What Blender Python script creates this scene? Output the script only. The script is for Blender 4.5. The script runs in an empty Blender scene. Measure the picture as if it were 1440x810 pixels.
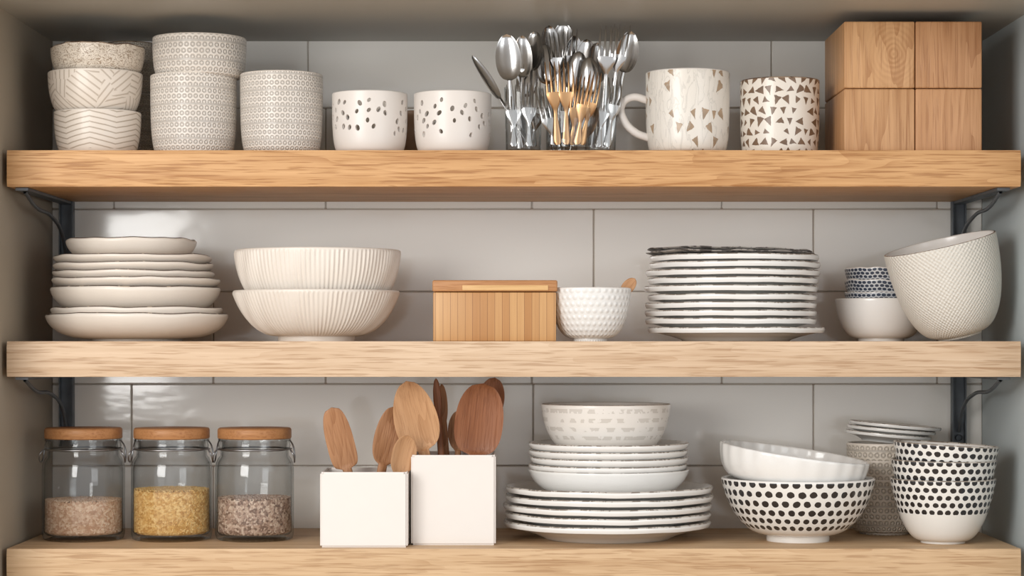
import bpy, bmesh, math, random
from mathutils import Vector, Matrix, Quaternion, noise
random.seed(7)
C=3.06; HZ=1.5; BACK=0.34
def K(d): return (C+d)/C
def X(px,d): return (px-720)/1000*K(d)
def Z(py,d): return HZ+(480-py)/1000*K(d)
zT,zM,zB=1.769,1.5,1.208
sc=bpy.context.scene
sc.view_settings.view_transform='Standard'
# ------------------------------------------------------------ nodes
class NT:
    def __init__(s,name):
        s.m=bpy.data.materials.new(name); s.m.use_nodes=True
        s.t=s.m.node_tree; s.t.nodes.clear()
        s.out=s.n('ShaderNodeOutputMaterial')
    def n(s,ty,**k):
        x=s.t.nodes.new(ty)
        for a,b in k.items(): setattr(x,a,b)
        return x
    def l(s,a,b): s.t.links.new(a,b)
    def set(s,inp,v):
        if hasattr(v,'is_output') or isinstance(v,bpy.types.NodeSocket): s.l(v,inp)
        else: inp.default_value=v
    def ma(s,op,a,b=0.0,c=None):
        x=s.n('ShaderNodeMath',operation=op); s.set(x.inputs[0],a); s.set(x.inputs[1],b)
        if c is not None: s.set(x.inputs[2],c)
        return x.outputs[0]
    def mix(s,f,a,b,bt='MIX'):
        x=s.n('ShaderNodeMix',data_type='RGBA',blend_type=bt)
        s.set(x.inputs[0],f); s.set(x.inputs[6],a); s.set(x.inputs[7],b); return x.outputs[2]
    def ramp(s,f,st):
        x=s.n('ShaderNodeValToRGB'); e=x.color_ramp.elements
        while len(e)<len(st): e.new(0.5)
        for i,(p,c) in enumerate(st): e[i].position=p; e[i].color=c
        s.l(f,x.inputs[0]); return x.outputs[0]
    def co(s,kind='Object',scale=(1,1,1),loc=(0,0,0)):
        tc=s.n('ShaderNodeTexCoord'); mp=s.n('ShaderNodeMapping')
        s.l(tc.outputs[kind],mp.inputs[0]); mp.inputs['Scale'].default_value=scale; mp.inputs['Location'].default_value=loc
        return mp.outputs[0]
    def noise(s,v,scale=5,detail=4,rough=.5,dist=0):
        x=s.n('ShaderNodeTexNoise'); s.l(v,x.inputs['Vector']); x.inputs['Scale'].default_value=scale
        x.inputs['Detail'].default_value=detail; x.inputs['Roughness'].default_value=rough; x.inputs['Distortion'].default_value=dist
        return x.outputs[0]
    def vor(s,v,scale,feat='F1',rnd=1.0):
        x=s.n('ShaderNodeTexVoronoi',feature=feat); s.l(v,x.inputs['Vector']); x.inputs['Scale'].default_value=scale
        x.inputs['Randomness'].default_value=rnd; return x
    def bsdf(s,col,rough=.4,metal=0,coat=0,bump=None,bs=.5,bd=.001,spec=.5):
        p=s.n('ShaderNodeBsdfPrincipled'); s.set(p.inputs['Base Color'],col); s.set(p.inputs['Roughness'],rough)
        p.inputs['Metallic'].default_value=metal; p.inputs['Coat Weight'].default_value=coat
        p.inputs['Specular IOR Level'].default_value=spec; p.inputs['Coat Roughness'].default_value=.12
        if bump is not None:
            b=s.n('ShaderNodeBump'); b.inputs['Strength'].default_value=bs; b.inputs['Distance'].default_value=bd
            s.l(bump,b.inputs['Height']); s.l(b.outputs[0],p.inputs['Normal'])
        s.l(p.outputs[0],s.out.inputs[0]); return p
def rgb(r,g,b):
    f=lambda c:((c/255+.055)/1.055)**2.4 if c/255>.04045 else c/255/12.92
    return (f(r),f(g),f(b),1)
def mul(c,k): return (c[0]*k,c[1]*k,c[2]*k,1)

def wood(name,c,axis=0,off=(0,0,0),rough=.5,contrast=1.0,pore=.35,sc_=1.0,rings=.5,bd=.0005,knot=None):
    t=NT(name)
    def st(al,ac): 
        v=[ac*sc_]*3; v[axis]=al*sc_; return tuple(v)
    n1=t.noise(t.co('Object',st(.7,16),off),2.2,5,.6,.3)
    ring=t.noise(t.co('Object',st(.7,8),off),1.3,3,.5,.5)
    rg=t.ma('FRACT',t.ma('MULTIPLY',ring,15.0))
    rg=t.ma('POWER',rg,2.2)
    n2=t.noise(t.co('Object',st(14,420),off),1.0,2,.5)
    n3=t.noise(t.co('Object',st(3.0,150),off),1.5,4,.65)
    f=t.ma('ADD',t.ma('MULTIPLY',n1,.5),t.ma('MULTIPLY',n3,.5))
    f=t.ma('SUBTRACT',f,t.ma('MULTIPLY',t.ma('SUBTRACT',rg,.3),.16*rings))
    if knot:
        s=t.n('ShaderNodeSeparateXYZ'); t.l(t.co('Object'),s.inputs[0])
        dx=t.ma('SUBTRACT',s.outputs[0],knot[0]); dz=t.ma('MULTIPLY',t.ma('SUBTRACT',s.outputs[2],knot[1]),.75)
        dd=t.ma('SQRT',t.ma('ADD',t.ma('MULTIPLY',dx,dx),t.ma('MULTIPLY',dz,dz)))
        dn=t.ma('ADD',dd,t.ma('MULTIPLY',t.noise(t.co('Object'),28,2),.012))
        rr=t.ma('SINE',t.ma('MULTIPLY',dn,1150.0)); fall=t.ma('MAXIMUM',t.ma('SUBTRACT',1.0,t.ma('MULTIPLY',dd,20.0)),0.0)
        f=t.ma('SUBTRACT',f,t.ma('MULTIPLY',t.ma('ADD',t.ma('MULTIPLY',rr,.10),.04),fall))
    dk=(c[0]*.70,c[1]*.58,c[2]*.47,1); md=(c[0]*.93,c[1]*.88,c[2]*.82,1)
    def lp(a,b,k): return tuple(a[i]*(1-k)+b[i]*k for i in range(3))+(1,)
    col=t.ramp(f,[(.30,lp(c,dk,contrast)),(.47,lp(c,md,contrast)),(.68,mul(c,1+.12*contrast))])
    p=t.ramp(n2,[(.35,(0,0,0,1)),(.45,(1,1,1,1))])
    pm=t.ma('MULTIPLY',t.ma('SUBTRACT',1.0,p),pore)
    col=t.mix(pm,col,(c[0]*.45,c[1]*.30,c[2]*.18,1))
    h=t.ma('ADD',p,t.ma('MULTIPLY',n3,.8))
    t.bsdf(col,rough,bump=h,bs=.45,bd=bd,spec=.35); return t.m

def ceramic(name,col,rough=.3,coat=.3,kind=None,N=40,bs=.6,bd=.0015,col2=None,amt=.0,v0=0,v1=9,r=.3,asp=1.0,thr=.5):
    t=NT(name)
    uv=t.n('ShaderNodeTexCoord').outputs['UV']
    sp=t.n('ShaderNodeSeparateXYZ'); t.l(uv,sp.inputs[0]); U,V=sp.outputs[0],sp.outputs[1]
    nz=t.noise(t.co('Object',(1,1,1)),35,4,.6)
    fine=t.noise(t.co('Object',(1,1,1)),420,3,.6)
    base=t.mix(t.ma('MULTIPLY',nz,.25),col,mul(col,.85))
    bump=t.ma('ADD',t.ma('MULTIPLY',nz,.5),t.ma('MULTIPLY',fine,.12)); cc=base
    def rng(m): 
        a=t.ma('GREATER_THAN',V,v0); b=t.ma('LESS_THAN',V,v1); return t.ma('MULTIPLY',m,t.ma('MULTIPLY',a,b))
    def dots(N,jit=0.12):
        vm=t.ma('MULTIPLY',V,N*asp); row=t.ma('FLOOR',vm)
        off=t.ma('MULTIPLY',t.ma('MODULO',row,2.0),.5)
        fu=t.ma('SUBTRACT',t.ma('FRACT',t.ma('ADD',t.ma('MULTIPLY',U,N),off)),.5)
        fv=t.ma('SUBTRACT',t.ma('FRACT',vm),.5)
        d=t.ma('SQRT',t.ma('ADD',t.ma('MULTIPLY',fu,fu),t.ma('MULTIPLY',fv,fv)))
        j=t.ma('MULTIPLY',t.ma('SUBTRACT',t.noise(t.co('Object'),90,2),.5),jit*2.2)
        return t.ma('ADD',d,j)
    if kind=='dots':
        m=rng(t.ma('LESS_THAN',dots(N),r)); cc=t.mix(m,base,col2)
        bump=t.ma('SUBTRACT',bump,t.ma('MULTIPLY',m,.6))
    elif kind=='hob':
        d=dots(N,.02); h=t.ma('MAXIMUM',t.ma('SUBTRACT',.42,d),0.0); bump=t.ma('ADD',bump,t.ma('MULTIPLY',h,3.0))
        cc=t.mix(t.ma('MULTIPLY',h,1.2),mul(col,.93),col)
    elif kind=='relief':   # embossed rows of little arches
        d=dots(N,.05); h=t.ma('MINIMUM',t.ma('MULTIPLY',t.ma('ABSOLUTE',t.ma('SUBTRACT',d,.30)),6.0),1.0)
        vb=t.ma('FRACT',t.ma('MULTIPLY',V,N*.3333)); band=t.ma('GREATER_THAN',vb,.10)
        h=t.ma('MULTIPLY',h,band); 
        bump=t.ma('ADD',bump,h)
        cc=t.mix(t.ma('SUBTRACT',1.0,h),base,mul(col,.68))
    elif kind=='weave':
        a=t.ma('SINE',t.ma('MULTIPLY',U,N*6.283)); b=t.ma('SINE',t.ma('MULTIPLY',V,N*6.283))
        h=t.ma('MULTIPLY',a,b); h=t.ma('ADD',t.ma('MULTIPLY',h,.5),t.ma('MULTIPLY',fine,.8)); bump=t.ma('ADD',bump,h)
        cc=t.mix(t.ma('MULTIPLY',t.ma('SUBTRACT',1.0,h),.32),base,mul(col,.6))
    elif kind=='chevron':
        tri=t.ma('ABSOLUTE',t.ma('SUBTRACT',t.ma('FRACT',t.ma('MULTIPLY',U,N)),.5))
        ph=t.ma('ADD',t.ma('MULTIPLY',V,asp*100),t.ma('MULTIPLY',tri,14.0))
        ph=t.ma('ADD',ph,t.ma('MULTIPLY',nz,1.5))
        s=t.ma('SINE',ph); m=t.ma('LESS_THAN',s,-.78)
        m=rng(m); bump=t.ma('SUBTRACT',bump,t.ma('MULTIPLY',m,1.2)); cc=t.mix(t.ma('MULTIPLY',m,.75),base,col2 or mul(col,.6))
    elif kind=='leaf':
        v=t.co('UV',(N,N,1)); vo=t.vor(v,1.0,'F1',1.0)
        s2=t.n('ShaderNodeSeparateColor'); t.l(vo.outputs['Color'],s2.inputs[0])
        ang=t.ma('MULTIPLY',s2.outputs[0],3.14)
        ph=t.ma('ADD',t.ma('MULTIPLY',t.ma('MULTIPLY',U,N*34.0),t.ma('COSINE',ang)),t.ma('MULTIPLY',t.ma('MULTIPLY',V,N*34.0),t.ma('SINE',ang)))
        m=rng(t.ma('LESS_THAN',t.ma('SINE',ph),-.72)); bump=t.ma('SUBTRACT',bump,m); cc=t.mix(t.ma('MULTIPLY',m,.6),base,col2 or mul(col,.6))
    elif kind=='tri':   # brushed triangles, one per cell, size and lean vary
        row=t.ma('FLOOR',t.ma('MULTIPLY',V,N*asp)); 
        uu=t.ma('ADD',t.ma('MULTIPLY',U,N),t.ma('MULTIPLY',t.ma('MODULO',row,3.0),.37)); col_i=t.ma('FLOOR',uu)
        cm=t.n('ShaderNodeCombineXYZ'); t.l(t.ma('MODULO',col_i,float(N)),cm.inputs[0]); t.l(row,cm.inputs[1])
        wn=t.n('ShaderNodeTexWhiteNoise',noise_dimensions='2D'); t.l(cm.outputs[0],wn.inputs['Vector'])
        s2=t.n('ShaderNodeSeparateColor'); t.l(wn.outputs['Color'],s2.inputs[0])
        fu=t.ma('SUBTRACT',t.ma('FRACT',uu),.5); fv=t.ma('SUBTRACT',t.ma('FRACT',t.ma('MULTIPLY',V,N*asp)),.5)
        a=t.ma('MULTIPLY',t.ma('SUBTRACT',s2.outputs[0],.5),amt)
        ca,sa=t.ma('COSINE',a),t.ma('SINE',a)
        x=t.ma('SUBTRACT',t.ma('MULTIPLY',fu,ca),t.ma('MULTIPLY',fv,sa)); y=t.ma('ADD',t.ma('MULTIPLY',fu,sa),t.ma('MULTIPLY',fv,ca))
        sz=t.ma('ADD',.28,t.ma('MULTIPLY',s2.outputs[1],.18))
        wob_=t.ma('MULTIPLY',t.ma('SUBTRACT',t.noise(t.co('Object'),160,2),.5),.25)
        e1=t.ma('ADD',t.ma('ADD',t.ma('MULTIPLY',t.ma('ABSOLUTE',x),1.45),t.ma('MULTIPLY',y,-.62)),wob_)
        m=t.ma('MULTIPLY',t.ma('LESS_THAN',e1,t.ma('MULTIPLY',sz,.72)),t.ma('LESS_THAN',t.ma('ADD',y,wob_),sz))
        m=t.ma('MULTIPLY',m,t.ma('GREATER_THAN',s2.outputs[2],thr)); m=rng(m)
        cc=t.mix(m,base,t.mix(t.noise(t.co('Object'),60,2),mul(col2,1.35),mul(col2,.5))); bump=t.ma('SUBTRACT',bump,t.ma('MULTIPLY',m,.9))
        if r>1:
            w=t.ma('ABSOLUTE',t.ma('SUBTRACT',t.noise(t.co('UV',(20,6,1)),1.5,2,.5,1.0),.5)); ln=t.ma('LESS_THAN',w,.022)
            bump=t.ma('ADD',bump,t.ma('MULTIPLY',ln,2.0)); cc=t.mix(t.ma('MULTIPLY',ln,.3),cc,mul(col,.6))
    elif kind=='scrib':
        w=t.ma('ABSOLUTE',t.ma('SUBTRACT',t.noise(t.co('UV',(30,46,1)),1.4,2,.5,1.8),.5)); m=t.ma('LESS_THAN',w,.028)
        m=rng(m); cc=t.mix(t.ma('MULTIPLY',m,.7),base,col2); bump=t.ma('SUBTRACT',bump,t.ma('MULTIPLY',m,1.0))
    elif kind=='rim':
        m=t.ma('GREATER_THAN',t.noise(t.co('Object'),70,4,.7),thr); cc=t.mix(m,base,col2)
    elif kind=='dash':
        vm=t.ma('MULTIPLY',V,N*asp); row=t.ma('FLOOR',vm)
        n=t.noise(t.co('UV',(N*1.5,N*asp*.5,1)),1.6,2,.5); m=t.ma('MULTIPLY',t.ma('GREATER_THAN',n,.5),t.ma('LESS_THAN',t.ma('FRACT',vm),.45))
        m=rng(m); cc=t.mix(t.ma('MULTIPLY',m,.4),base,col2); bump=t.ma('SUBTRACT',bump,m)
    t.bsdf(cc,rough,coat=coat,bump=bump,bs=bs,bd=bd); return t.m

# ------------------------------------------------------------ mesh helpers
def addobj(name,me,mats=(),loc=(0,0,0),rot=(0,0,0)):
    o=bpy.data.objects.new(name,me); sc.collection.objects.link(o)
    for m in mats: me.materials.append(m)
    o.location=loc; o.rotation_euler=rot; return o
def smooth(me,ang=40):
    me.polygons.foreach_set('use_smooth',[True]*len(me.polygons)); me.set_sharp_from_angle(angle=math.radians(ang)); me.update()
def group(name,ch,loc=None):
    e=bpy.data.objects.new(name,None); sc.collection.objects.link(e); e.empty_display_size=.02
    loc=Vector(loc if loc else ch[0].location); e.location=loc
    for c in ch: c.parent=e; c.location=Vector(c.location)-loc
    return e
def box(bm,x0,x1,y0,y1,z0,z1,mi=0):
    vs=[bm.verts.new((x,y,z)) for x in(x0,x1) for y in(y0,y1) for z in(z0,z1)]
    fs=[(0,1,3,2),(4,6,7,5),(0,4,5,1),(2,3,7,6),(0,2,6,4),(1,5,7,3)]
    out=[]
    for f in fs:
        q=bm.faces.new([vs[i] for i in f]); q.material_index=mi; out.append(q)
    return out
def boxobj(name,x0,x1,y0,y1,z0,z1,mat,bev=0,seg=3):
    cx,cy,cz=(x0+x1)/2,(y0+y1)/2,z0
    bm=bmesh.new(); box(bm,x0-cx,x1-cx,y0-cy,y1-cy,0,z1-cz)
    bmesh.ops.recalc_face_normals(bm,faces=bm.faces)
    if bev: bmesh.ops.bevel(bm,geom=bm.edges[:],offset=bev,segments=seg,affect='EDGES',profile=.5)
    me=bpy.data.meshes.new(name); bm.to_mesh(me); bm.free()
    if bev: smooth(me,35)
    return addobj(name,me,[mat],(cx,cy,cz))
def resample(p,n):
    L=[0]
    for a,b in zip(p,p[1:]): L.append(L[-1]+math.hypot(b[0]-a[0],b[1]-a[1]))
    out=[];j=0
    for i in range(n):
        s=L[-1]*i/(n-1)
        while j<len(L)-2 and L[j+1]<s: j+=1
        f=(s-L[j])/max(L[j+1]-L[j],1e-9); f=min(max(f,0),1)
        out.append((p[j][0]*(1-f)+p[j+1][0]*f,p[j][1]*(1-f)+p[j+1][1]*f))
    return out
def curve(b,R,z0,z1,n,amax,cnt):
    e=2/n; A=math.radians(amax); pts=[]
    for i in range(201):
        a=A*i/200
        u=math.sin(a)**e/math.sin(A)**e; v=(1-max(math.cos(a),0)**e)/(1-max(math.cos(A),0)**e if amax<89.9 else 1)
        pts.append((b+(R-b)*u,z0+(z1-z0)*v))
    return resample(pts,cnt)
def vessel(R,H,b,t=.004,foot=0,n=2,amax=85,cnt=30,ti=None,thin=False):
    P=[]
    if foot>0: P+=[(0,foot*.5,0),(b*.82,foot*.5,0),(b*.86,0,0),(b*.99,0,0),(b,foot*.2,0)]
    else: P+=[(0,0,0),(b*.97,0,0)]
    P+=[(r,z,0) for r,z in curve(b,R,foot,H-t*.5,n,amax,cnt)]
    if not thin: P[-1]=(P[-1][0],P[-1][1],2)
    for a in (20,45,70,90,110,150):
        P.append((R-t/2+t/2*math.cos(math.radians(a)),H-t*.5+t*.5*math.sin(math.radians(a)),2 if (not thin or 40<a<100) else (0 if a<90 else 1)))
    ti=ti or t
    inn=curve(b*.7,R-t,foot+ti,H-t*.5,n,amax,max(cnt//2,8))
    P+=[(r,z,1) for r,z in reversed(inn)]
    P.append((0,foot+ti,1)); return P
def plate(R,H,t=.004,foot=.008,well=.62,lip=.35):
    o=[(0,foot*.4,0),(R*well*.88,foot*.4,0),(R*well*.9,0,0),(R*well*.97,0,0),(R*well,foot*.6,0),(R*(well+.1),H*.32,0),(R*.85,H*.52,0),(R*.95,H*.66,0),(R*.985,H-t,0),(R,H-t*.55,0),(R*.999,H-t*.2,2),(R*.994,H-t*.04,2),(R*.985,H,1),(R*.96,H-.0004,1),(R*.93,H*.86+t*.2,1),(R*(well+.2),H*.62+t*.2,1),(R*(well+.02),foot+t,1),(R*well*.9,foot+t*.8,1),(0,foot+t*.8,1)]
    return o
def lathe(name,P,mats,loc,seg=96,rmod=None,rot=(0,0,0),wob=0,wz=0,seed=0,ang=50):
    Rm=max(p[0] for p in P); vs=[];fs=[];mi=[];uvs=[]
    arc=[0]
    for a,b in zip(P,P[1:]): arc.append(arc[-1]+math.hypot(b[0]-a[0],b[1]-a[1]))
    Hm=max(p[1] for p in P); rings=[]
    for r,z,m in P:
        if r==0: rings.append([len(vs)]); vs.append((0,0,z)); continue
        ids=[]
        for k in range(seg):
            th=2*math.pi*k/seg; ct,s_=math.sin(th),math.cos(th)
            rr=r; zz=z
            if wob or wz:
                q=noise.noise(Vector((ct*1.2+seed*7.1,s_*1.2,seed*3.3))); q2=noise.noise(Vector((ct*3+seed*2.1,s_*3,seed*1.3+5)))
                rr=r*(1+wob*(q+.5*q2)); zz=z+wz*(q2+.6*q)*(z/Hm)
            if rmod: rr+=rmod(th,z/Hm,m,r)
            ids.append(len(vs)); vs.append((rr*ct,rr*s_,zz))
        rings.append(ids)
    cc=2*math.pi*Rm
    for i in range(len(P)-1):
        A,B=rings[i],rings[i+1]; va,vb=arc[i]/cc,arc[i+1]/cc
        for k in range(seg):
            k2=(k+1)%seg; u0,u1=k/seg,(k+1)/seg
            if len(A)==1 and len(B)==1: continue
            if len(A)==1: f=(A[0],B[k2],B[k]); u=[((u0+u1)/2,va),(u1,vb),(u0,vb)]
            elif len(B)==1: f=(A[k],A[k2],B[0]); u=[(u0,va),(u1,va),((u0+u1)/2,vb)]
            else: f=(A[k],A[k2],B[k2],B[k]); u=[(u0,va),(u1,va),(u1,vb),(u0,vb)]
            f=f[::-1];u=u[::-1]
            fs.append(f); uvs+=u; mi.append(P[i][2] if len(mats)>1 else 0)
    me=bpy.data.meshes.new(name); me.from_pydata(vs,[],fs)
    L=me.uv_layers.new(name='UVMap')
    for i,u in enumerate(uvs): L.data[i].uv=u
    me.polygons.foreach_set('material_index',[min(m,len(mats)-1) for m in mi])
    bm=bmesh.new(); bm.from_mesh(me); bmesh.ops.recalc_face_normals(bm,faces=bm.faces); bm.to_mesh(me); bm.free()
    smooth(me,ang)
    return addobj(name,me,mats,loc,rot)
def pot(name,x0,x1,ytop,d,zb,mats,b=.6,t=3.5,foot=0,n=3,amax=85,above=True,H=None,**kw):
    k=K(d)/1000; R=(x1-x0)/2*k
    if H is None: H=Z(ytop,d-R if above else d+R)-zb
    return lathe(name,vessel(R,H,R*b,t*k,foot*k,n,amax),mats,(X((x0+x1)/2,d),d,zb),**kw)
def sweep(bm,rings,mi=0,seg=14):
    prev=None
    for (x,y,z,a,b,dish) in rings:
        cur=[]
        for k in range(seg):
            ph=2*math.pi*k/seg; c,s=math.cos(ph),math.sin(ph)
            cur.append(bm.verts.new((x+a*c,y+b*s+dish*s*s,z)))
        if prev:
            for k in range(seg):
                f=bm.faces.new((prev[k],prev[(k+1)%seg],cur[(k+1)%seg],cur[k])); f.material_index=mi
        else: bm.faces.new(cur[::-1]).material_index=mi
        prev=cur
    bm.faces.new(prev).material_index=mi
def orient(o,p0,p1,roll=0):
    z=(Vector(p1)-Vector(p0)).normalized(); y=Vector((0,1,0)); x=y.cross(z).normalized(); y=z.cross(x)
    M=Matrix((x,y,z)).transposed().to_4x4()@Matrix.Rotation(roll,4,'Z'); o.rotation_mode='QUATERNION'; o.rotation_quaternion=M.to_quaternion(); o.location=p0
def spoon(name,L,hw,hl,mat,p0,p1,th=.0015,hand=.004,ht=.0015,dish=.008,roll=0,tip=1.0,neck=.5,sq=2.0):
    bm=bmesh.new(); R=[]; zh=L-hl
    for i in range(14):
        f=i/13; z=zh*f; w=hand*(1-f*(1-neck))
        R.append((0,0,z,w*(.55+.45*min(1,f*6)) if i else w*.4,ht,0))
    for i in range(1,25):
        f=i/24; s=max(0,1-abs(2*(f**tip)-1)**sq)**(1/sq)
        w=max(hw*s,hand*neck*(1-f) if f<.5 else .0004); dd=dish*s
        R.append((0,-dish*.25*math.sin(f*math.pi)-.0,zh+hl*f,w,th if s>.2 else th*.6,dd))
    sweep(bm,R,seg=20); bmesh.ops.recalc_face_normals(bm,faces=bm.faces)
    me=bpy.data.meshes.new(name); bm.to_mesh(me); bm.free(); smooth(me,50)
    o=addobj(name,me,[mat]); orient(o,p0,p1,roll); return o
def fork(name,L,hw,hl,mat,p0,p1,roll=0,tines=4):
    bm=bmesh.new(); zh=L-hl; tl=hl*.62; yc=lambda z:-.007*math.sin(max(0,(z-zh)/hl)*math.pi)+.004*max(0,(z-zh)/hl)
    R=[]
    for i in range(12):
        f=i/11; z=zh*f; R.append((0,0,z,.0062*(1-f*.6)*(.5 if i==0 else 1),.0014,0))
    for i in range(1,9):
        f=i/8; z=zh+(hl-tl)*f; w=.0025+(hw-.0025)*math.sin(f*math.pi/2)**1.3; R.append((0,yc(z),z,w,.0013,0))
    sweep(bm,R,seg=12)
    tw=hw/(tines*1.7)
    for j in range(tines):
        x=-hw+tw+j*(2*hw-2*tw)/(tines-1)
        r=[]
        for i in range(8):
            f=i/7; z=L-tl-.002+(tl+.002)*f; r.append((x,yc(z),z,tw*(1-.45*f) if i<7 else tw*.25,.0012,0))
        sweep(bm,r,seg=8)
    bmesh.ops.recalc_face_normals(bm,faces=bm.faces)
    me=bpy.data.meshes.new(name); bm.to_mesh(me); bm.free(); smooth(me,50)
    o=addobj(name,me,[mat]); orient(o,p0,p1,roll); return o
def tube(name,pts,r,mat,loc=(0,0,0),flat=None,cyc=False):
    cu=bpy.data.curves.new(name,'CURVE'); cu.dimensions='3D'; cu.bevel_depth=r; cu.bevel_resolution=4; cu.resolution_u=8
    s=cu.splines.new('BEZIER'); s.bezier_points.add(len(pts)-1); s.use_cyclic_u=cyc
    for b,p in zip(s.bezier_points,pts): b.co=p; b.handle_left_type=b.handle_right_type='AUTO'
    cu.materials.append(mat); o=bpy.data.objects.new(name,cu); sc.collection.objects.link(o); o.location=loc; return o

# ------------------------------------------------------------ materials
oakT=wood('oak_upper',rgb(208,164,116),0,(0,0,0),.5,1.15,.6,rings=.8)
oakM=wood('oak_middle',rgb(212,186,158),0,(3,1,2),.5,.85,.45,rings=.6)
oakB=wood('oak_lower',rgb(208,178,142),0,(5,2,1),.5,.9,.45,rings=.6)
oakboxes=[wood('oak_block_%d'%i,rgb(*c),ax,of,.45,.85,.35,.9,1.5,knot=kn) for i,(c,ax,of,kn) in enumerate((((196,152,110),2,(1,4,2),None),((192,146,106),2,(7,2,3),None),((202,158,114),2,(3,8,1),(.020,.048)),((188,142,102),2,(5,5,9),None)))]
bamboo_l=wood('bamboo_light',rgb(218,178,124),0,(1,0,3),.45,.5,.2)
lidwood=wood('lid_wood',rgb(184,134,90),0,(2,0,3),.45,.8,.3,1.5)
w_beech=wood('beech',rgb(200,156,116),2,(0,1,0),.5,.8,.3,1.4,1.0)
w_walnut=wood('walnut',rgb(146,95,64),2,(2,1,0),.45,1.0,.4,1.4,1.0)
w_oak=wood('acacia',rgb(174,128,92),2,(4,1,0),.5,1.0,.35,1.4,1.0)
def bamboo():
    t=NT('bamboo_strips'); tc=t.co('Object',(1,1,1)); s=t.n('ShaderNodeSeparateXYZ'); t.l(tc,s.inputs[0])
    q=t.ma('FLOOR',t.ma('MULTIPLY',s.outputs[0],95.0)); wn=t.n('ShaderNodeTexWhiteNoise',noise_dimensions='1D'); t.l(q,wn.inputs['W'])
    e=t.ma('LESS_THAN',t.ma('FRACT',t.ma('MULTIPLY',s.outputs[0],95.0)),.07)
    g=t.noise(t.co('Object',(220,220,8)),1.0,4,.6)
    c=t.mix(wn.outputs[0],rgb(190,138,84),rgb(218,172,116)); c=t.mix(t.ma('MULTIPLY',g,.55),c,rgb(150,100,56)); c=t.mix(t.ma('MULTIPLY',e,.6),c,rgb(110,68,34))
    t.bsdf(c,.42,bump=g,bs=.3,bd=.0004); return t.m
bamboo_s=bamboo()
white=ceramic('white_glaze',rgb(236,231,225),.25,.4)
white2=ceramic('white_porcelain',rgb(236,234,230),.2,.5)
whitem=ceramic('white_matte',rgb(232,225,218),.42,.1,bs=.2)
cream=ceramic('cream_stoneware',rgb(230,220,208),.4,.2,bs=.5)
cream_rim=ceramic('cream_worn_rim',rgb(176,156,134),.5,0,'rim',col2=rgb(78,60,48),thr=.4)
rimgrey=ceramic('grey_rim',rgb(196,188,178),.35,.1,'rim',col2=rgb(132,120,108),thr=.5)
rimbrown=ceramic('brown_rim',rgb(160,138,116),.45,.1,'rim',col2=rgb(102,80,64),thr=.5)
relief=ceramic('embossed_relief',rgb(232,224,214),.42,.1,'relief',N=48,bs=.8,bd=.0014)
relief2=ceramic('embossed_relief_small',rgb(222,211,196),.45,.1,'relief',N=36,bs=.8,bd=.0014)
chev=ceramic('chevron_lines',rgb(230,219,206),.42,.1,'chevron',N=5,asp=3.2,bs=.7,bd=.0015,v0=.15,v1=.40,col2=rgb(165,148,128))
leaf=ceramic('leaf_lines',rgb(230,219,206),.42,.1,'leaf',N=9,bs=.7,bd=.0015,v0=.12,v1=.40,col2=rgb(168,150,130))
scrib=ceramic('scribble',rgb(228,216,200),.42,.1,'scrib',bs=.6,v0=.08,v1=.5,col2=rgb(130,100,66))
ribm=ceramic('ribbed_stone',rgb(230,221,210),.45,.05,bs=.4)
hob=ceramic('hobnail',rgb(238,236,232),.3,.3,'hob',N=38,bs=.6,bd=.0018)
weave=ceramic('woven_texture',rgb(236,230,219),.5,.05,'weave',N=76,bs=.9,bd=.0014)
dotsm=ceramic('dotted_glaze',rgb(235,232,226),.25,.4,'dots',N=42,col2=rgb(40,37,38),r=.34,v0=.125,v1=.32,asp=1.15,bs=.4)
dotss=ceramic('dotted_glaze_small',rgb(235,232,226),.25,.4,'dots',N=36,col2=rgb(34,33,36),r=.36,v0=.19,v1=.33,asp=1.2,bs=.4)
bluep=ceramic('blue_dots',rgb(206,208,210),.3,.4,'dots',N=44,col2=rgb(52,62,80),r=.42,v0=.06,v1=.5,asp=1.5)
chips=ceramic('painted_triangles',rgb(234,226,214),.4,.2,'tri',N=24,col2=rgb(122,96,74),asp=1.0,amt=3.2,thr=.04,bs=.5)
chipm=ceramic('embossed_leaves',rgb(238,232,222),.38,.2,'tri',N=24,col2=rgb(176,150,122),asp=.8,amt=1.6,thr=.62,r=2,bs=.7,bd=.002)
dash=ceramic('dashed_glaze',rgb(234,229,222),.3,.3,'dash',N=22,col2=rgb(170,160,148),asp=2.0,v0=.15,v1=.36)
brownc=ceramic('brown_clay',rgb(170,136,108),.5,.1)
greyrough=ceramic('charcoal_glaze',rgb(176,170,164),.5,.1,'rim',col2=rgb(92,86,82),thr=.5)
def metal(name,c,r):
    t=NT(name); n=t.noise(t.co('Object'),60,3); t.bsdf(c,t.ma('ADD',t.ma('MULTIPLY',n,.12),r),1.0,bump=n,bs=.05,bd=.0005); return t.m
steel=metal('stainless_steel',(.56,.55,.54,1),.12); gold=metal('brass',(.58,.34,.17,1),.26); wire=metal('wire',(.35,.35,.36,1),.28)
def iron():
    t=NT('galvanised_iron'); n=t.noise(t.co('Object'),40,4); t.bsdf(t.mix(n,rgb(84,88,92),rgb(124,130,136)),.5,.6,bump=n,bs=.3,bd=.0005); return t.m
iron=iron()
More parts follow.
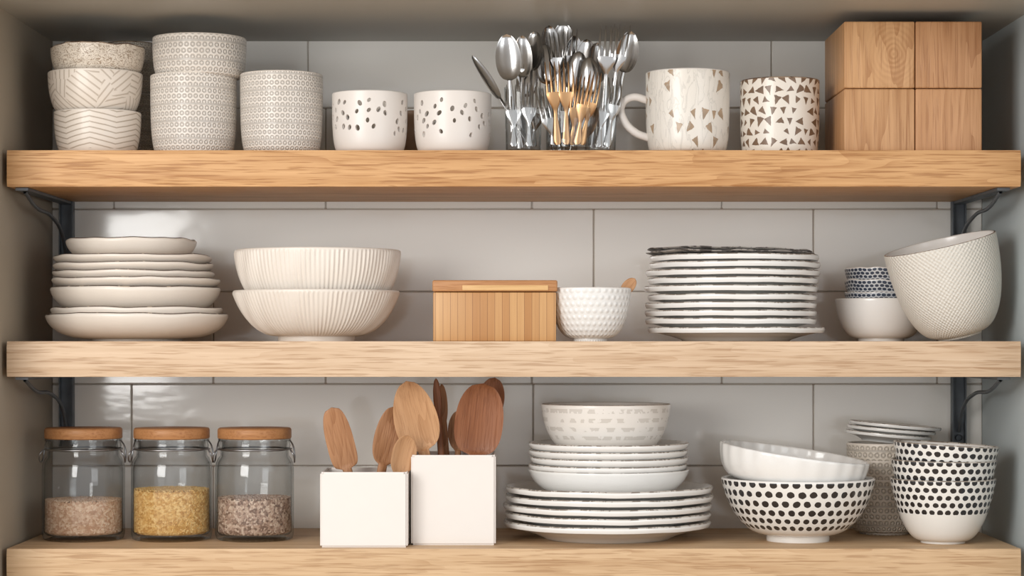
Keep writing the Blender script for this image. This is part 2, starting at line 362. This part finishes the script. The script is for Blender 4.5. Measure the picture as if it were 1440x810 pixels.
def glass():
    t=NT('clear_glass'); lw=t.n('ShaderNodeLayerWeight'); lw.inputs[0].default_value=.5
    tr=t.n('ShaderNodeBsdfTransparent'); gl=t.n('ShaderNodeBsdfGlossy'); gl.inputs['Roughness'].default_value=.03
    f=t.ma('POWER',lw.outputs['Facing'],4.0)
    t.l(t.mix(f,(.97,.975,.975,1),(.45,.48,.48,1)),tr.inputs[0])
    fr=t.ma('ADD',t.ma('MULTIPLY',t.ma('POWER',lw.outputs['Facing'],5.0),.7),.04)
    m=t.n('ShaderNodeMixShader'); t.l(fr,m.inputs[0]); t.l(tr.outputs[0],m.inputs[1]); t.l(gl.outputs[0],m.inputs[2]); t.l(m.outputs[0],t.out.inputs[0]); return t.m
glass=glass()
def paint(name,c,c2):
    t=NT(name); n=t.noise(t.co('Object'),1.6,3,.5); f=t.noise(t.co('Object'),160,3)
    t.bsdf(t.mix(n,c,c2),.5,bump=f,bs=.12,bd=.0008,spec=.4); return t.m
pl=paint('wall_paint_dim',rgb(158,146,128),rgb(170,158,140)); pr=paint('wall_paint_daylit',rgb(188,197,198),rgb(196,204,205)); pc=paint('ceiling_paint',rgb(172,171,164),rgb(182,181,174))  # daylight put into the wall colours: right lighter and bluish, left dim and warm
def tile():
    t=NT('glazed_tile'); n=t.noise(t.co('Object'),3.0,3,.5); n2=t.noise(t.co('Object',(1,1,2)),9,3,.5)
    t.bsdf(t.mix(n,rgb(238,234,227),rgb(246,243,237)),.09,coat=.5,bump=n2,bs=.3,bd=.003,spec=.6); return t.m
tile=tile()
def grout():
    t=NT('grout'); n=t.noise(t.co('Object'),150,3); t.bsdf(t.mix(n,rgb(150,136,122),rgb(170,158,144)),.9,bump=n,bs=.4); return t.m
grout=grout()

# ------------------------------------------------------------ room shell
XL,XR=-.719,.735; ZC=Z(58,BACK)
wb=boxobj('wall_back',XL-.05,XR+.05,BACK+.002,BACK+.06,0,ZC+.05,grout)
rows=[(-90,[433-300,433,760,1085]),(152,[160,458,748,1015,1318]),(294,[835,1144]),(410,[300,458,748,1015,1318]),(540,[185,750,1144]),(655,[300,600,905,1210]),(785,[450,900]),(910,None)]
bm=bmesh.new(); g=.0008
for i in range(len(rows)-1):
    zt=min(Z(rows[i][0],BACK),ZC+.02); zb_=Z(rows[i+1][0],BACK)
    xs=[XL]+[X(p,BACK) for p in rows[i][1]]+[XR]
    for a,b in zip(xs,xs[1:]):
        box(bm,a+g,b-g,BACK,BACK+.006,zb_+g,zt-g)
bmesh.ops.recalc_face_normals(bm,faces=bm.faces)
bmesh.ops.bevel(bm,geom=bm.edges[:],offset=.0012,segments=3,affect='EDGES')
me=bpy.data.meshes.new('tiles'); bm.to_mesh(me); bm.free(); smooth(me,50)
to=addobj('tiles',me,[tile]); to.parent=wb; to.location=-Vector(wb.location)
boxobj('wall_left',XL-.05,XL,-.12,BACK+.002,0,ZC,pl)
boxobj('wall_right',XR,XR+.05,-.12,BACK+.002,0,ZC,pr)
boxobj('ceiling',XL-.05,XR+.05,-.20,BACK+.002,ZC,ZC+.05,pc)
fl=boxobj('floor',-3,3,-4,BACK,-.05,0,wood('floor_wood',rgb(190,165,135),0,(9,9,9)))

def shelf(name,z1,z0,mat,seed):
    bm=bmesh.new(); x0,x1=-.711,.716
    nx,ny,nz=220,8,5
    box(bm,x0,x1,0,BACK-.0005,0,z1-z0)
    bmesh.ops.recalc_face_normals(bm,faces=bm.faces)
    ex=[e for e in bm.edges if abs(e.verts[0].co.x-e.verts[1].co.x)>.5]
    bmesh.ops.subdivide_edges(bm,edges=ex,cuts=nx,use_grid_fill=True)
    ez=[e for e in bm.edges if abs(e.verts[0].co.z-e.verts[1].co.z)>.02]
    bmesh.ops.subdivide_edges(bm,edges=ez,cuts=nz,use_grid_fill=True)
    H=z1-z0
    for v in bm.verts:
        if v.co.y<.01:
            n=noise.noise(Vector((v.co.x*5+seed,v.co.z*20,seed))); n2=noise.noise(Vector((v.co.x*28+seed,v.co.z*60,seed*2)))
            v.co.y+=.0015+.0012*n+.0006*n2
            ed=min(v.co.z,H-v.co.z)
            if ed<.001:
                v.co.y+=.0022+.0012*n2
    me=bpy.data.meshes.new(name); bm.to_mesh(me); bm.free(); smooth(me,60)
    return addobj(name,me,[mat],(0,0,z0))
shelf('wooden_shelf',zT,Z(262,0),oakT,1); shelf('wooden_shelf',zM,Z(530,0),oakM,2); shelf('wooden_shelf',zB,zB-.052,oakB,3)

def bracket(x,zs,s):
    bm=bmesh.new(); 
    box(bm,x-.009,x+.009,BACK-.005,BACK-.0008,zs-.115,zs-.0005); box(bm,x-.009,x+.009,.02,BACK-.004,zs-.0045,zs-.0005)
    box(bm,x-.011,x-.009,BACK-.016,BACK-.0008,zs-.115,zs-.0005); box(bm,x+.009,x+.011,BACK-.016,BACK-.0008,zs-.115,zs-.0005)
    bmesh.ops.recalc_face_normals(bm,faces=bm.faces)
    me=bpy.data.meshes.new('bars'); bm.to_mesh(me); bm.free(); o=addobj('bars',me,[iron],(0,0,0))
    t=tube('brace',[(x,.04,zs-.005),(x,.11,zs-.022),(x,.22,zs-.03),(x,.30,zs-.055),(x,BACK-.010,zs-.09)],.0028,iron)
    t2=tube('bolt',[(x,BACK-.014,zs-.1),(x,BACK-.004,zs-.1)],.005,iron)
    group('shelf_bracket',[o,t,t2],(x,BACK,zs))
for x in(-.694,.696):
    bracket(x,Z(262,0),1); bracket(x,Z(530,0),1)

# ------------------------------------------------------------ TOP SHELF
d=.11
a=pot('bowl_1',77,198,152,d,zT,[chev,cream,cream],b=.72,n=2.6,wob=.008,seed=1)
z2=Z(152,d-.06)-.004; b_=pot('bowl_2',68,200,95,d,z2,[leaf,cream,cream],b=.66,n=2.4,wob=.01,seed=2)
z3=Z(95,d-.06)-.004; c_=pot('bowl_3',72,203,58,d,z3,[scrib,cream,rimbrown],b=.72,n=2.6,wob=.01,wz=.003,seed=3)
group('small_bowl_stack',[a,b_,c_])
a=pot('cup_1',155,219,130,.25,zT,[relief2,cream,cream],b=.6,n=3); b_=pot('cup_2',150,219,57,.25,Z(130,.22)-.004,[relief2,cream,rimbrown],b=.7,n=3); group('tall_cup_stack',[a,b_])
d=.12
a=pot('cup_1',212,333,100,d,zT,[relief,cream,cream],b=.68,n=4.2,amax=88,wob=.004); b_=pot('cup_2',215,346,45,d,Z(100,d-.06)-.004,[relief,cream,cream],b=.78,n=3.4,amax=88,wob=.006,seed=4)
group('embossed_cup_stack',[a,b_])
pot('ceramic_cup',338,454,98,.11,zT,[relief,cream,cream],b=.74,n=4.2,amax=88,wob=.004,foot=3)
# pierced cups
def pierced(x0,x1,yt,seed):
    d=.10; o=pot('pierced_cup',x0,x1,yt,d,zT,[whitem,cream,whitem],b=.7,n=4,amax=88,foot=3,t=3.5,wob=.004,seed=seed)
    R=(x1-x0)/2000*K(d); rnd=random.Random(seed); pts=[]
    for cl in range(6):
        th0=cl*1.05+rnd.uniform(-.15,.15)+(.1 if seed==1 else .45); zc=rnd.uniform(.044,.062); cnt=0
        for j in range(200):
            th=th0+rnd.gauss(0,.25); z=zc+rnd.gauss(0,.016)
            if not .026<z<.076: continue
            if any(((((th-a+math.pi)%(2*math.pi))-math.pi)*R)**2+(z-b)**2<.0105**2 for a,b in pts): continue
            pts.append((th,z)); cnt+=1
            if cnt>=11: break
    bm=bmesh.new()
    for th,z in pts:
        r=rnd.uniform(.0029,.0041)
        M=Matrix.Translation((R*math.sin(th)*.97,-R*math.cos(th)*.97,z))@Matrix.Rotation(th,4,'Z')@Matrix.Rotation(rnd.uniform(-.8,.8),4,'Y')@Matrix.Diagonal((r*.85,.007,r*1.2,1))
        bmesh.ops.create_icosphere(bm,subdivisions=2,radius=1,matrix=M)
    me=bpy.data.meshes.new('cut'); bm.to_mesh(me); bm.free(); c=addobj('cut',me,[],o.location)
    old=o.data; bpy.context.view_layer.update()
    for self_ in (False,True):
        md=o.modifiers.new('b','BOOLEAN'); md.operation='DIFFERENCE'; md.object=c; md.solver='EXACT'; md.use_self=self_
        dg=bpy.context.evaluated_depsgraph_get(); nm=bpy.data.meshes.new_from_object(o.evaluated_get(dg)); o.modifiers.clear()
        if len(nm.polygons)>len(old.polygons)*.9: o.data=nm; smooth(nm,40); break
    bpy.data.objects.remove(c)
pierced(467,573,126,1); pierced(582,691,126,2)
pot('clay_cup',560,602,155,.24,zT,[brownc,brownc,brownc],b=.7)
# cutlery
def P(px,py,d): return Vector((X(px,d),d,Z(py,d)))
def tumbler(cx,r,yt,d):
    R=r/1000*K(d); H=Z(yt,d-R)-zT
    return lathe('glass',[(0,0,0),(R*.86,0,0),(R*.9,.002,0),(R*1.0,H-.001,0),(R*.99,H,0),(R*.96,H-.001,0),(R*.87,.008,0),(0,.007,0)],[glass],(X(cx,d),d,zT),seg=64)
def base(cx,d,dx=0,dy=0): return Vector((X(cx,d)+dx,d+dy,zT+.012))
def cut(kind,cx,d,px,py,mat,dx=0,dy=0,hw=None,hl=None,dd=0,roll=0):
    p0=base(cx,d,dx,dy); p1=P(px,py,d+dd); L=(p1-p0).length
    if kind=='f': return fork('fork',L,hw or .0115,hl or .065,mat,p0,p1,roll)
    return spoon('spoon',L,hw or .0165,hl or .058,mat,p0,p1,th=.0009,hand=.0055,ht=.0012,dish=.007,roll=roll,tip=.85)
A=[tumbler(736,27,120,.09),
 cut('s',736,.09,712,48,steel,-.012,-.01,.0185,.068),cut('s',736,.09,734,50,steel,.0,.006,.015,.062,.02,.3),
 cut('s',736,.09,752,44,steel,.008,.0,.016,.06,.03,-.5),cut('f',736,.09,722,118,steel,-.014,-.014),cut('f',736,.09,745,115,steel,.008,-.017),
 cut('f',736,.09,757,122,steel,.014,-.008,roll=.5),cut('f',736,.09,733,60,steel,-.004,.012,roll=.3,dd=.03),
 cut('s',736,.09,664,78,steel,.012,-.004,.010,.075,0,.9),cut('s',736,.09,745,85,steel,-.006,.014,.016,.055,.03,math.pi)]
group('glass_of_cutlery',A)
B=[tumbler(790,24,118,.15),
 cut('s',790,.15,772,36,steel,-.01,.0,.016,.06,.01,.4),cut('s',790,.15,792,32,steel,0,.006,.017,.06,.02),cut('s',790,.15,808,50,steel,.008,0,.016,.058,0,.5),
 cut('f',790,.15,782,44,steel,.0,-.01,roll=.2),cut('s',790,.15,826,55,steel,.012,-.006,.017,.06,0,-.3),cut('f',790,.15,802,40,steel,.005,.01),
 cut('s',790,.15,765,62,steel,-.012,-.008,.016,.06,0,math.pi),cut('s',790,.15,815,72,steel,.004,-.012,.016,.06,-.03,math.pi)]
group('glass_of_cutlery',B)
Cc=[tumbler(844,24,118,.10),
 cut('f',844,.10,856,36,steel,.002,-.006,.0135,.072,-.015),cut('f',844,.10,875,34,steel,.008,0,.0135,.072,-.005,-.2),cut('s',844,.10,888,44,steel,.012,.008,.0165,.062,.02,.2),
 cut('s',844,.10,840,60,steel,-.008,.006,.0165,.06,.02,.5),cut('s',844,.10,828,80,steel,-.012,.0,.0155,.055,0,math.pi),cut('f',844,.10,850,120,steel,-.004,-.014),
 cut('f',844,.10,866,110,steel,.010,-.010,roll=.4)]
group('glass_of_cutlery',Cc)
G=[tumbler(800,33,150,.058)]
for px,py,dx,rl,hw in((776,86,-.016,0,.0115),(796,86,-.004,.1,.0115),(814,108,.004,.1,.0095),(826,104,.011,-.1,.0095),(839,101,.018,.2,.0095)):
    G.append(cut('f',800,.058,px,py,gold,dx,-.012+random.uniform(0,.012),hw,.072,-.01,rl))
G+=[cut('f',800,.058,764,128,steel,-.021,-.002),cut('s',800,.058,838,150,steel,.014,-.006,.012,.05)]
group('glass_of_cutlery',G)
# mug
d=.11; m=pot('body',908,1026,95,d,zT,[chipm,cream,whitem],b=.72,n=5,amax=88,foot=4,wob=.004)
h=tube('handle',[P(912,194,d),P(893,186,d),P(877,168,d),P(874,148,d),P(888,137,d),P(913,142,d)],.0058,whitem)
group('coffee_mug',[m,h],m.location)
pot('patterned_cup',1041,1152,107,.11,zT,[chips,cream,rimbrown],b=.80,n=5,amax=88,wob=.003)
# wooden storage blocks
dd0,dd1=.025,.215
xa,xb,xc=X(1187,dd0),X(1287,dd0),X(1381,dd0); zt2=Z(30,dd0); zm=Z(124,dd0)
for i,(x0,x1) in enumerate(((xa,xb-.0006),(xb+.0006,xc))):
    boxobj('wooden_box',x0,x1,dd0,dd1,zT,zm-.0008,oakboxes[i],.0022); boxobj('wooden_box',x0,x1,dd0,dd1,zm+.0002,zt2,oakboxes[i+2],.0022)

# ------------------------------------------------------------ MIDDLE SHELF
d=.155; k=K(d)/1000
S=[]
def dish(x0,x1,yt,yb,mats,b=.6,t=5,n=2,amax=70,**kw):
    R=(x1-x0)/2*k; return lathe('dish_%d'%(len(S)+1),vessel(R,(yb-yt)*k,R*b,t*k,3*k,n,amax,thin=True),mats,(X((x0+x1)/2,d),d,HZ+(480-yb)*k),**kw)
for i,(x0,x1,yt,yb,b,t) in enumerate([(66,320,441,480,.5,9),(73,312,433,463,.55,7),(73,309,404,445,.5,9),(75,309,392,414,.6,7),(76,301,382,403,.6,7),(76,299,371,392,.6,7),(77,297,360,381,.6,7),(94,276,337,371,.5,8)]):
    S.append(dish(x0,x1,yt,yb,[cream,cream,cream_rim],b=b,t=t,n=2.2,amax=80,wob=.006,wz=.0018,seed=i+3,seg=128))
group('stoneware_plate_stack',S)
rib=lambda th,z,m,r:(0.0009*math.sin(th*110)*(1+.5*math.sin(th*17+z*5)) if m==0 and z>.12 and z<.97 else 0)
d=.14;k=K(d)/1000
a=lathe('bowl_1',vessel(117*k,71*k,54*k,5*k,7*k,2.0,62,40),[ribm,cream,cream],(X(445,d),d,zM),seg=660,rmod=rib)
b_=lathe('bowl_2',vessel(116.5*k,84*k,62*k,5*k,4*k,2.3,80,40),[ribm,cream,cream],(X(447,d),d,zM+44*k),seg=660,rmod=rib)
group('ribbed_bowl_stack',[a,b_])
# bamboo box
d0=.03; k=K(d0)/1000
x0,x1=X(609,d0),X(782,d0)
o1=boxobj('body',x0,x1,d0,d0+.15,zM,zM+69*k,bamboo_s,.0015); o2=boxobj('lid',x0-.001,x1+.002,d0-.001,d0+.151,zM+70*k,zM+86*k,lidwood,.0025)
o3=boxobj('lid_inlay',X(650,d0),X(771,d0),d0-.0025,d0+.03,zM+71.5*k,zM+79*k,bamboo_l,.001)
group('bamboo_box',[o1,o2,o3])
d=.075;k=K(d)/1000
lathe('hobnail_bowl',vessel(57.5*k,75*k,24*k,4*k,4*k,2.2,82,40),[hob,white,white],(X(827,d)+.003,d,zM),seg=128)
p0=Vector((X(832,.075),.075,zM+.018)); p1=P(893,392,.09)
spoon('wooden_scoop',(p1-p0).length,.009,.03,w_beech,p0,p1,th=.003,hand=.006,ht=.005,dish=.002,neck=.9)
# right plate stack
d=.15;k=K(d)/1000; S=[]
rim_y=[460,448,437,426,415,403,392,381,370,360]
for i,y in enumerate(rim_y):
    zr=HZ+(480-y)*k; R=(124 if i==0 else 121+random.uniform(-2.5,1.5))*k; cx=1035 if i==0 else 1030+random.uniform(-3,3)
    S.append(lathe('plate_%d'%(i+1),plate(R,.0205,.0082,.0040),[white2,white2,rimgrey],(X(cx,d),d,zr-.0205 if i else zM),wz=.001,wob=.003,seed=i,seg=120))
for j,(yy,R_,tx) in enumerate(((356,118,.008),(352,116,.016))):
    S.append(lathe('thin_plate_%d'%(j+1),plate(R_*k,.008,.0016,.002,.6),[greyrough,white2,greyrough],(X(1026,d),d,HZ+(480-yy)*k-.0075),wz=.003,wob=.015,seed=22+j,seg=120,rot=(0,tx,0)))
group('dinner_plate_stack',S)
# right bowls
d=.22;k=K(d)/1000
a=lathe('bowl_1',vessel(64*k,60*k,32*k,4*k,4*k,2.2,75),[white,white,white],(X(1239,d),d,zM))
L=[a]
for j,(y,w) in enumerate(((411,50),(394,51),(377,52))):
    L.append(lathe('bowl_%d'%(j+2),vessel(w*k,36*k,24*k,3*k,3*k,2.2,75),[bluep,bluep,white],(X(1238+j,d),d,HZ+(480-y-36)*k),wz=.002,seed=j))
group('blue_bowl_stack',L)
# leaning woven bowl
d=.115;k=K(d)/1000; tl=-math.radians(13.5)
Pf=vessel(79*k,134*k,31*k,4*k,3*k,2.1,88,40,thin=True)
bx=X(1350,d); o=lathe('woven_texture_bowl',Pf,[weave,white,rimbrown],(bx,d,zM),seg=128,rot=(math.radians(5),tl,0))
bpy.context.view_layer.update(); mz=min((o.matrix_world@v.co).z for v in o.data.vertices); o.location.z+=zM-mz+.0002

# ------------------------------------------------------------ BOTTOM SHELF
def graincol(name,c1,c2,c3):
    t=NT(name); wn=t.vor(t.co('Object'),300); s=t.n('ShaderNodeSeparateColor'); t.l(wn.outputs['Color'],s.inputs[0])
    t.bsdf(t.ramp(s.outputs[0],[(.1,c1),(.5,c2),(.9,c3)]),.6); return t.m
def jar(x0,x1,ylev,mats,seed):
    d=.15; k=K(d)/1000; R=(x1-x0)/2*k; cx=X((x0+x1)/2,d)
    z=lambda y: Z(y,d-R*.3)-zB
    Pj=[(0,.004,0),(R*.8,.0035,0),(R*.9,0,0),(R*.97,.002,0),(R,.009,0),(R,z(662),0),(R*.985,z(652),0),(R*.93,z(645),0),(R*.87,z(641),0),(R*.865,z(634),0),(R*.90,z(631),0),(R*.92,z(627),0),(R*.90,z(623),0),(R*.88,z(619),0),
        (R*.84,z(619),0),(R*.83,z(634),0),(R*.84,z(643),0),(R*.93,z(651),0),(R*.955,z(662),0),(R*.955,.012,0),(R*.9,.008,0),(0,.008,0)]
    g=lathe('glass',Pj,[glass],(cx,d,zB),seg=96,ang=70)
    lr=R*.94
    lid=lathe('wooden_lid',[(0,0,0),(lr*.98,0,0),(lr,.0012,0),(lr,.012,0),(lr*.985,.0145,0),(lr*.96,.0155,0),(0,.0155,0)],[lidwood],(cx,d,zB+z(617)),seg=96)
    seal=lathe('glass_stopper',[(0,0,0),(R*.80,0,0),(R*.80,.014,0),(R*.93,.0145,0),(R*.93,.0175,0),(0,.0175,0)],[glass],(cx,d,zB+z(617)-.018),seg=64)
    w=tube('wire_bail',[(cx+R*.93*math.sin(a),d+R*.93*math.cos(a),zB+z(632)) for a in [i*math.pi/4 for i in range(8)]],.0012,wire,cyc=True)
    ws=[w]
    for s in(-1,1):
        ws.append(tube('wire_clip',[(cx+s*R*.93,d-.012,zB+z(632)),(cx+s*R*1.02,d-.016,zB+z(640)),(cx+s*R*1.02,d,zB+z(650)),(cx+s*R*.98,d+.01,zB+z(630)),(cx+s*R*.9,d+.0,zB+z(619))],.0012,wire))
    hl=Z(ylev,d-R)-zB; ri=R*.945; zb=.0095
    core=lathe('grain_core',[(0,zb,0),(ri*.9,zb,0),(ri*.965,zb+.004,0),(ri*.965,hl-.002,0),(0,hl-.001,0)],[mats],(cx,d,zB),seg=64)
    rnd=random.Random(seed); ib=bmesh.new(); bmesh.ops.create_icosphere(ib,subdivisions=1,radius=1); iv=[v.co.copy() for v in ib.verts]; iff=[[v.index for v in f.verts] for f in ib.faces]; ib.free()
    vs=[];fs=[]
    def grain(p,r):
        M=Matrix.Rotation(rnd.uniform(0,6.3),3,'Z')@Matrix.Rotation(rnd.uniform(0,3),3,'X'); n=len(vs)
        for v in iv: q=M@Vector((v.x*r*1.25,v.y*r,v.z*r*.9)); vs.append((p[0]+q.x,p[1]+q.y,p[2]+q.z))
        for f in iff: fs.append([n+i for i in f])
    for i in range(4200):
        a=rnd.uniform(0,2*math.pi); grain((ri*.965*math.sin(a),ri*.965*math.cos(a),rnd.uniform(zb+.003,hl)),rnd.uniform(.001,.0013))
    for i in range(1600):
        a=rnd.uniform(0,2*math.pi); q=ri*.96*math.sqrt(rnd.random()); grain((q*math.sin(a),q*math.cos(a),hl-.001+rnd.uniform(0,.001)),rnd.uniform(.0011,.0015))
    me=bpy.data.meshes.new('grains'); me.from_pydata(vs,[],fs); me.polygons.foreach_set('use_smooth',[True]*len(fs)); gr=addobj('grains',me,[mats],(cx,d,zB))
    group('glass_jar',[g,lid,seal,core,gr]+ws,(cx,d,zB))
jar(60,175,706,graincol('quinoa',rgb(192,152,122),rgb(210,176,148),rgb(226,200,174)),1)
jar(185,298,691,graincol('millet',rgb(200,152,84),rgb(222,178,108),rgb(236,202,140)),2)
jar(303,413,703,graincol('mixed_quinoa',rgb(130,102,86),rgb(186,156,136),rgb(220,198,178)),3)
# ceramic boxes
def holder(x0,x1,yt,d0,dep):
    xa,xb=X(x0,d0),X(x1,d0); H=Z(yt,d0)-zB; cx=(xa+xb)/2; hw=(xb-xa)/2; t=.0055
    bm=bmesh.new(); fs=box(bm,-hw,hw,-dep/2,dep/2,0,H); bmesh.ops.recalc_face_normals(bm,faces=bm.faces)
    tf=[f for f in bm.faces if f.normal.z>.9][0]
    bmesh.ops.inset_region(bm,faces=[tf],thickness=t); r=bmesh.ops.extrude_discrete_faces(bm,faces=[tf]); 
    bmesh.ops.translate(bm,verts=r['faces'][0].verts[:],vec=(0,0,-H+.007))
    bmesh.ops.bevel(bm,geom=[e for e in bm.edges],offset=.0026,segments=4,affect='EDGES')
    bmesh.ops.recalc_face_normals(bm,faces=bm.faces)
    me=bpy.data.meshes.new('h'); bm.to_mesh(me); bm.free(); smooth(me,50); return addobj('ceramic_utensil_holder',me,[whitem],(cx,d0+dep/2,zB))
holder(450,573,664,.02,.115); holder(578,697,640,.055,.115)
def ws(name,mat,hx,hy,bx,d,db,hw,hl,zb=.012,roll=0,dish=.008,th=.002,tip=1.0,hand=.006,sq=2.0,neck=.75,y2=0):
    p0=Vector((X(bx,db),db,zB+zb)); p1=P(hx,hy,d); return spoon(name,(p1-p0).length,hw,hl,mat,p0,p1,th=th,hand=hand,ht=.004,dish=dish,roll=roll,tip=tip,sq=sq,neck=neck)
ws('wooden_spatula',w_oak,466,573,512,.06,.085,.020,.092,dish=.002,th=.0025,tip=.7,sq=2.8,hand=.009)
ws('wooden_spoon',w_oak,553,572,520,.085,.065,.021,.085,dish=.005,roll=.35,tip=.75,hand=.009)
ws('wooden_spoon',w_beech,574,612,540,.055,.045,.021,.06,dish=.006,roll=.6,hand=.009)
ws('wooden_spoon',w_beech,571,536,625,.07,.11,.032,.105,roll=.12,tip=.75,hand=.011)
ws('wooden_spatula',w_walnut,613,532,628,.12,.12,.006,.06,dish=0,hand=.006)
ws('wooden_spatula',w_oak,621,540,634,.14,.14,.007,.06,dish=0,hand=.006)
ws('wooden_spoon',w_walnut,680,539,655,.08,.10,.035,.106,dish=.010,tip=.85,hand=.011,sq=2.3)
ws('wooden_spoon',w_walnut,696,531,655,.14,.13,.020,.07,dish=.006)
ws('wooden_spoon',w_oak,646,577,640,.14,.145,.016,.06,dish=.004)
# plate stack
d=.168;k=K(d)/1000;S=[]
for i in range(5):
    S.append(lathe('plate_%d'%(i+1),plate(.1545+random.uniform(-.002,.001),.028,.0088,.0038),[white2,white2,rimgrey],(X(856+random.uniform(-3,3),d),d,zB+i*.0127),seg=128,wob=.002,wz=.001,seed=i))
zc=zB+4*.0127+.0125
S.append(lathe('deep_plate',vessel(.119,.040,.07,.0045,.004,2.2,70,thin=True),[white2,white2,rimgrey],(X(856,d),d,zc)))
for i in range(4):
    z0=zc+.0095+.0105*(i+1)-.002
    S.append(lathe('side_plate_%d'%(i+1),plate(.1185+random.uniform(-.0015,.001),.030,.0076,.0028),[white2,white2,rimgrey],(X(856+random.uniform(-2,2),d),d,z0),seg=128,wob=.002,seed=i+9))
zt=z0+.0102
S.append(lathe('serving_bowl',vessel(91*k,Z(565,d+.095)-zt,44*k,4*k,5*k,2.3,80,40,thin=True),[dash,white,rimbrown],(X(852,d),d,zt),seg=128,wob=.003))
group('plate_and_bowl_stack',S)
# dotted bowls
d=.13;k=K(d)/1000
zr=Z(678,.02)
a=lathe('dotted_bowl',vessel(107.5*k,zr-zB,44*k,5*k,9*k,2.0,70,40),[dotsm,white,white],(X(1122,d),d,zB),seg=128)
Pd=vessel(105*k,48*k,70*k,5*k,0,2.6,80,30)
fl=lambda th,z,m,r:(0.0008*math.sin(th*24)*z if z>.3 else 0)
b_=lathe('serving_dish',Pd,[white2,white2,white2],(X(1111,d),d,zr-.012),seg=192,rot=(math.radians(2),math.radians(8),0),rmod=fl)
group('large_dotted_bowl_stack',[a,b_])
d=.10;k=K(d)/1000
L=[]
for i,(dz,tl,dx) in enumerate(((0,0,0),(.027,.01,0),(.050,.06,-1))):
    L.append(lathe('bowl_%d'%(i+1),vessel(73.5*k,.094,31*k,3.5*k,3*k,2.0,52,40),[dotss,white,rimgrey],(X(1326+dx,d),d,zB+dz),seg=120,rot=(0,tl,0),wob=.004,seed=i))
group('small_dotted_bowl_stack',L)
d=.25;k=K(d)/1000; L=[]
for i,(y) in enumerate((668,645,622)):
    L.append(lathe('cup_%d'%(i+1),vessel(52*k,.085,34*k,4*k,3*k,3,85,30),[relief2,cream,cream],(X(1243,d),d,Z(y,d)-.085 if i else zB),seg=96))
for i,(y,x,r_) in enumerate(((616,1248,60),(609,1252,62),(603,1258,64))):
    L.append(lathe('plate_%d'%(i+1),plate(r_*k,.014,.005,.003),[white2,white2,rimgrey],(X(x,d),d,Z(y,d)-.006),seg=96,rot=(0,math.radians(5),0)))
group('beige_cup_stack',L)

# ------------------------------------------------------------ light / camera
w=bpy.data.worlds.new('World'); sc.world=w; w.use_nodes=True
w.node_tree.nodes['Background'].inputs[0].default_value=(.98,.985,1,1); w.node_tree.nodes['Background'].inputs[1].default_value=.88
def area(name,loc,tgt,sx,sy,e,col):
    l=bpy.data.lights.new(name,'AREA'); l.shape='RECTANGLE'; l.size=sx; l.size_y=sy; l.energy=e; l.color=col
    o=bpy.data.objects.new(name,l); sc.collection.objects.link(o); o.location=loc
    o.rotation_euler=(Vector(tgt)-Vector(loc)).to_track_quat('-Z','Y').to_euler()
area('window_light',(-1.5,-2.5,2.0),(0.1,.2,1.5),1.2,1.4,52,(1,.985,.955))
area('fill_light',(1.9,-2.6,1.7),(0,.2,1.5),1.2,1.2,12,(.92,.97,1))
cam=bpy.data.cameras.new('camera'); co=bpy.data.objects.new('camera',cam); sc.collection.objects.link(co)
co.location=(0,-C,HZ); co.rotation_euler=(math.pi/2,0,0); cam.sensor_width=36; cam.lens=36*C/1.44; cam.shift_y=75/1440
sc.camera=co
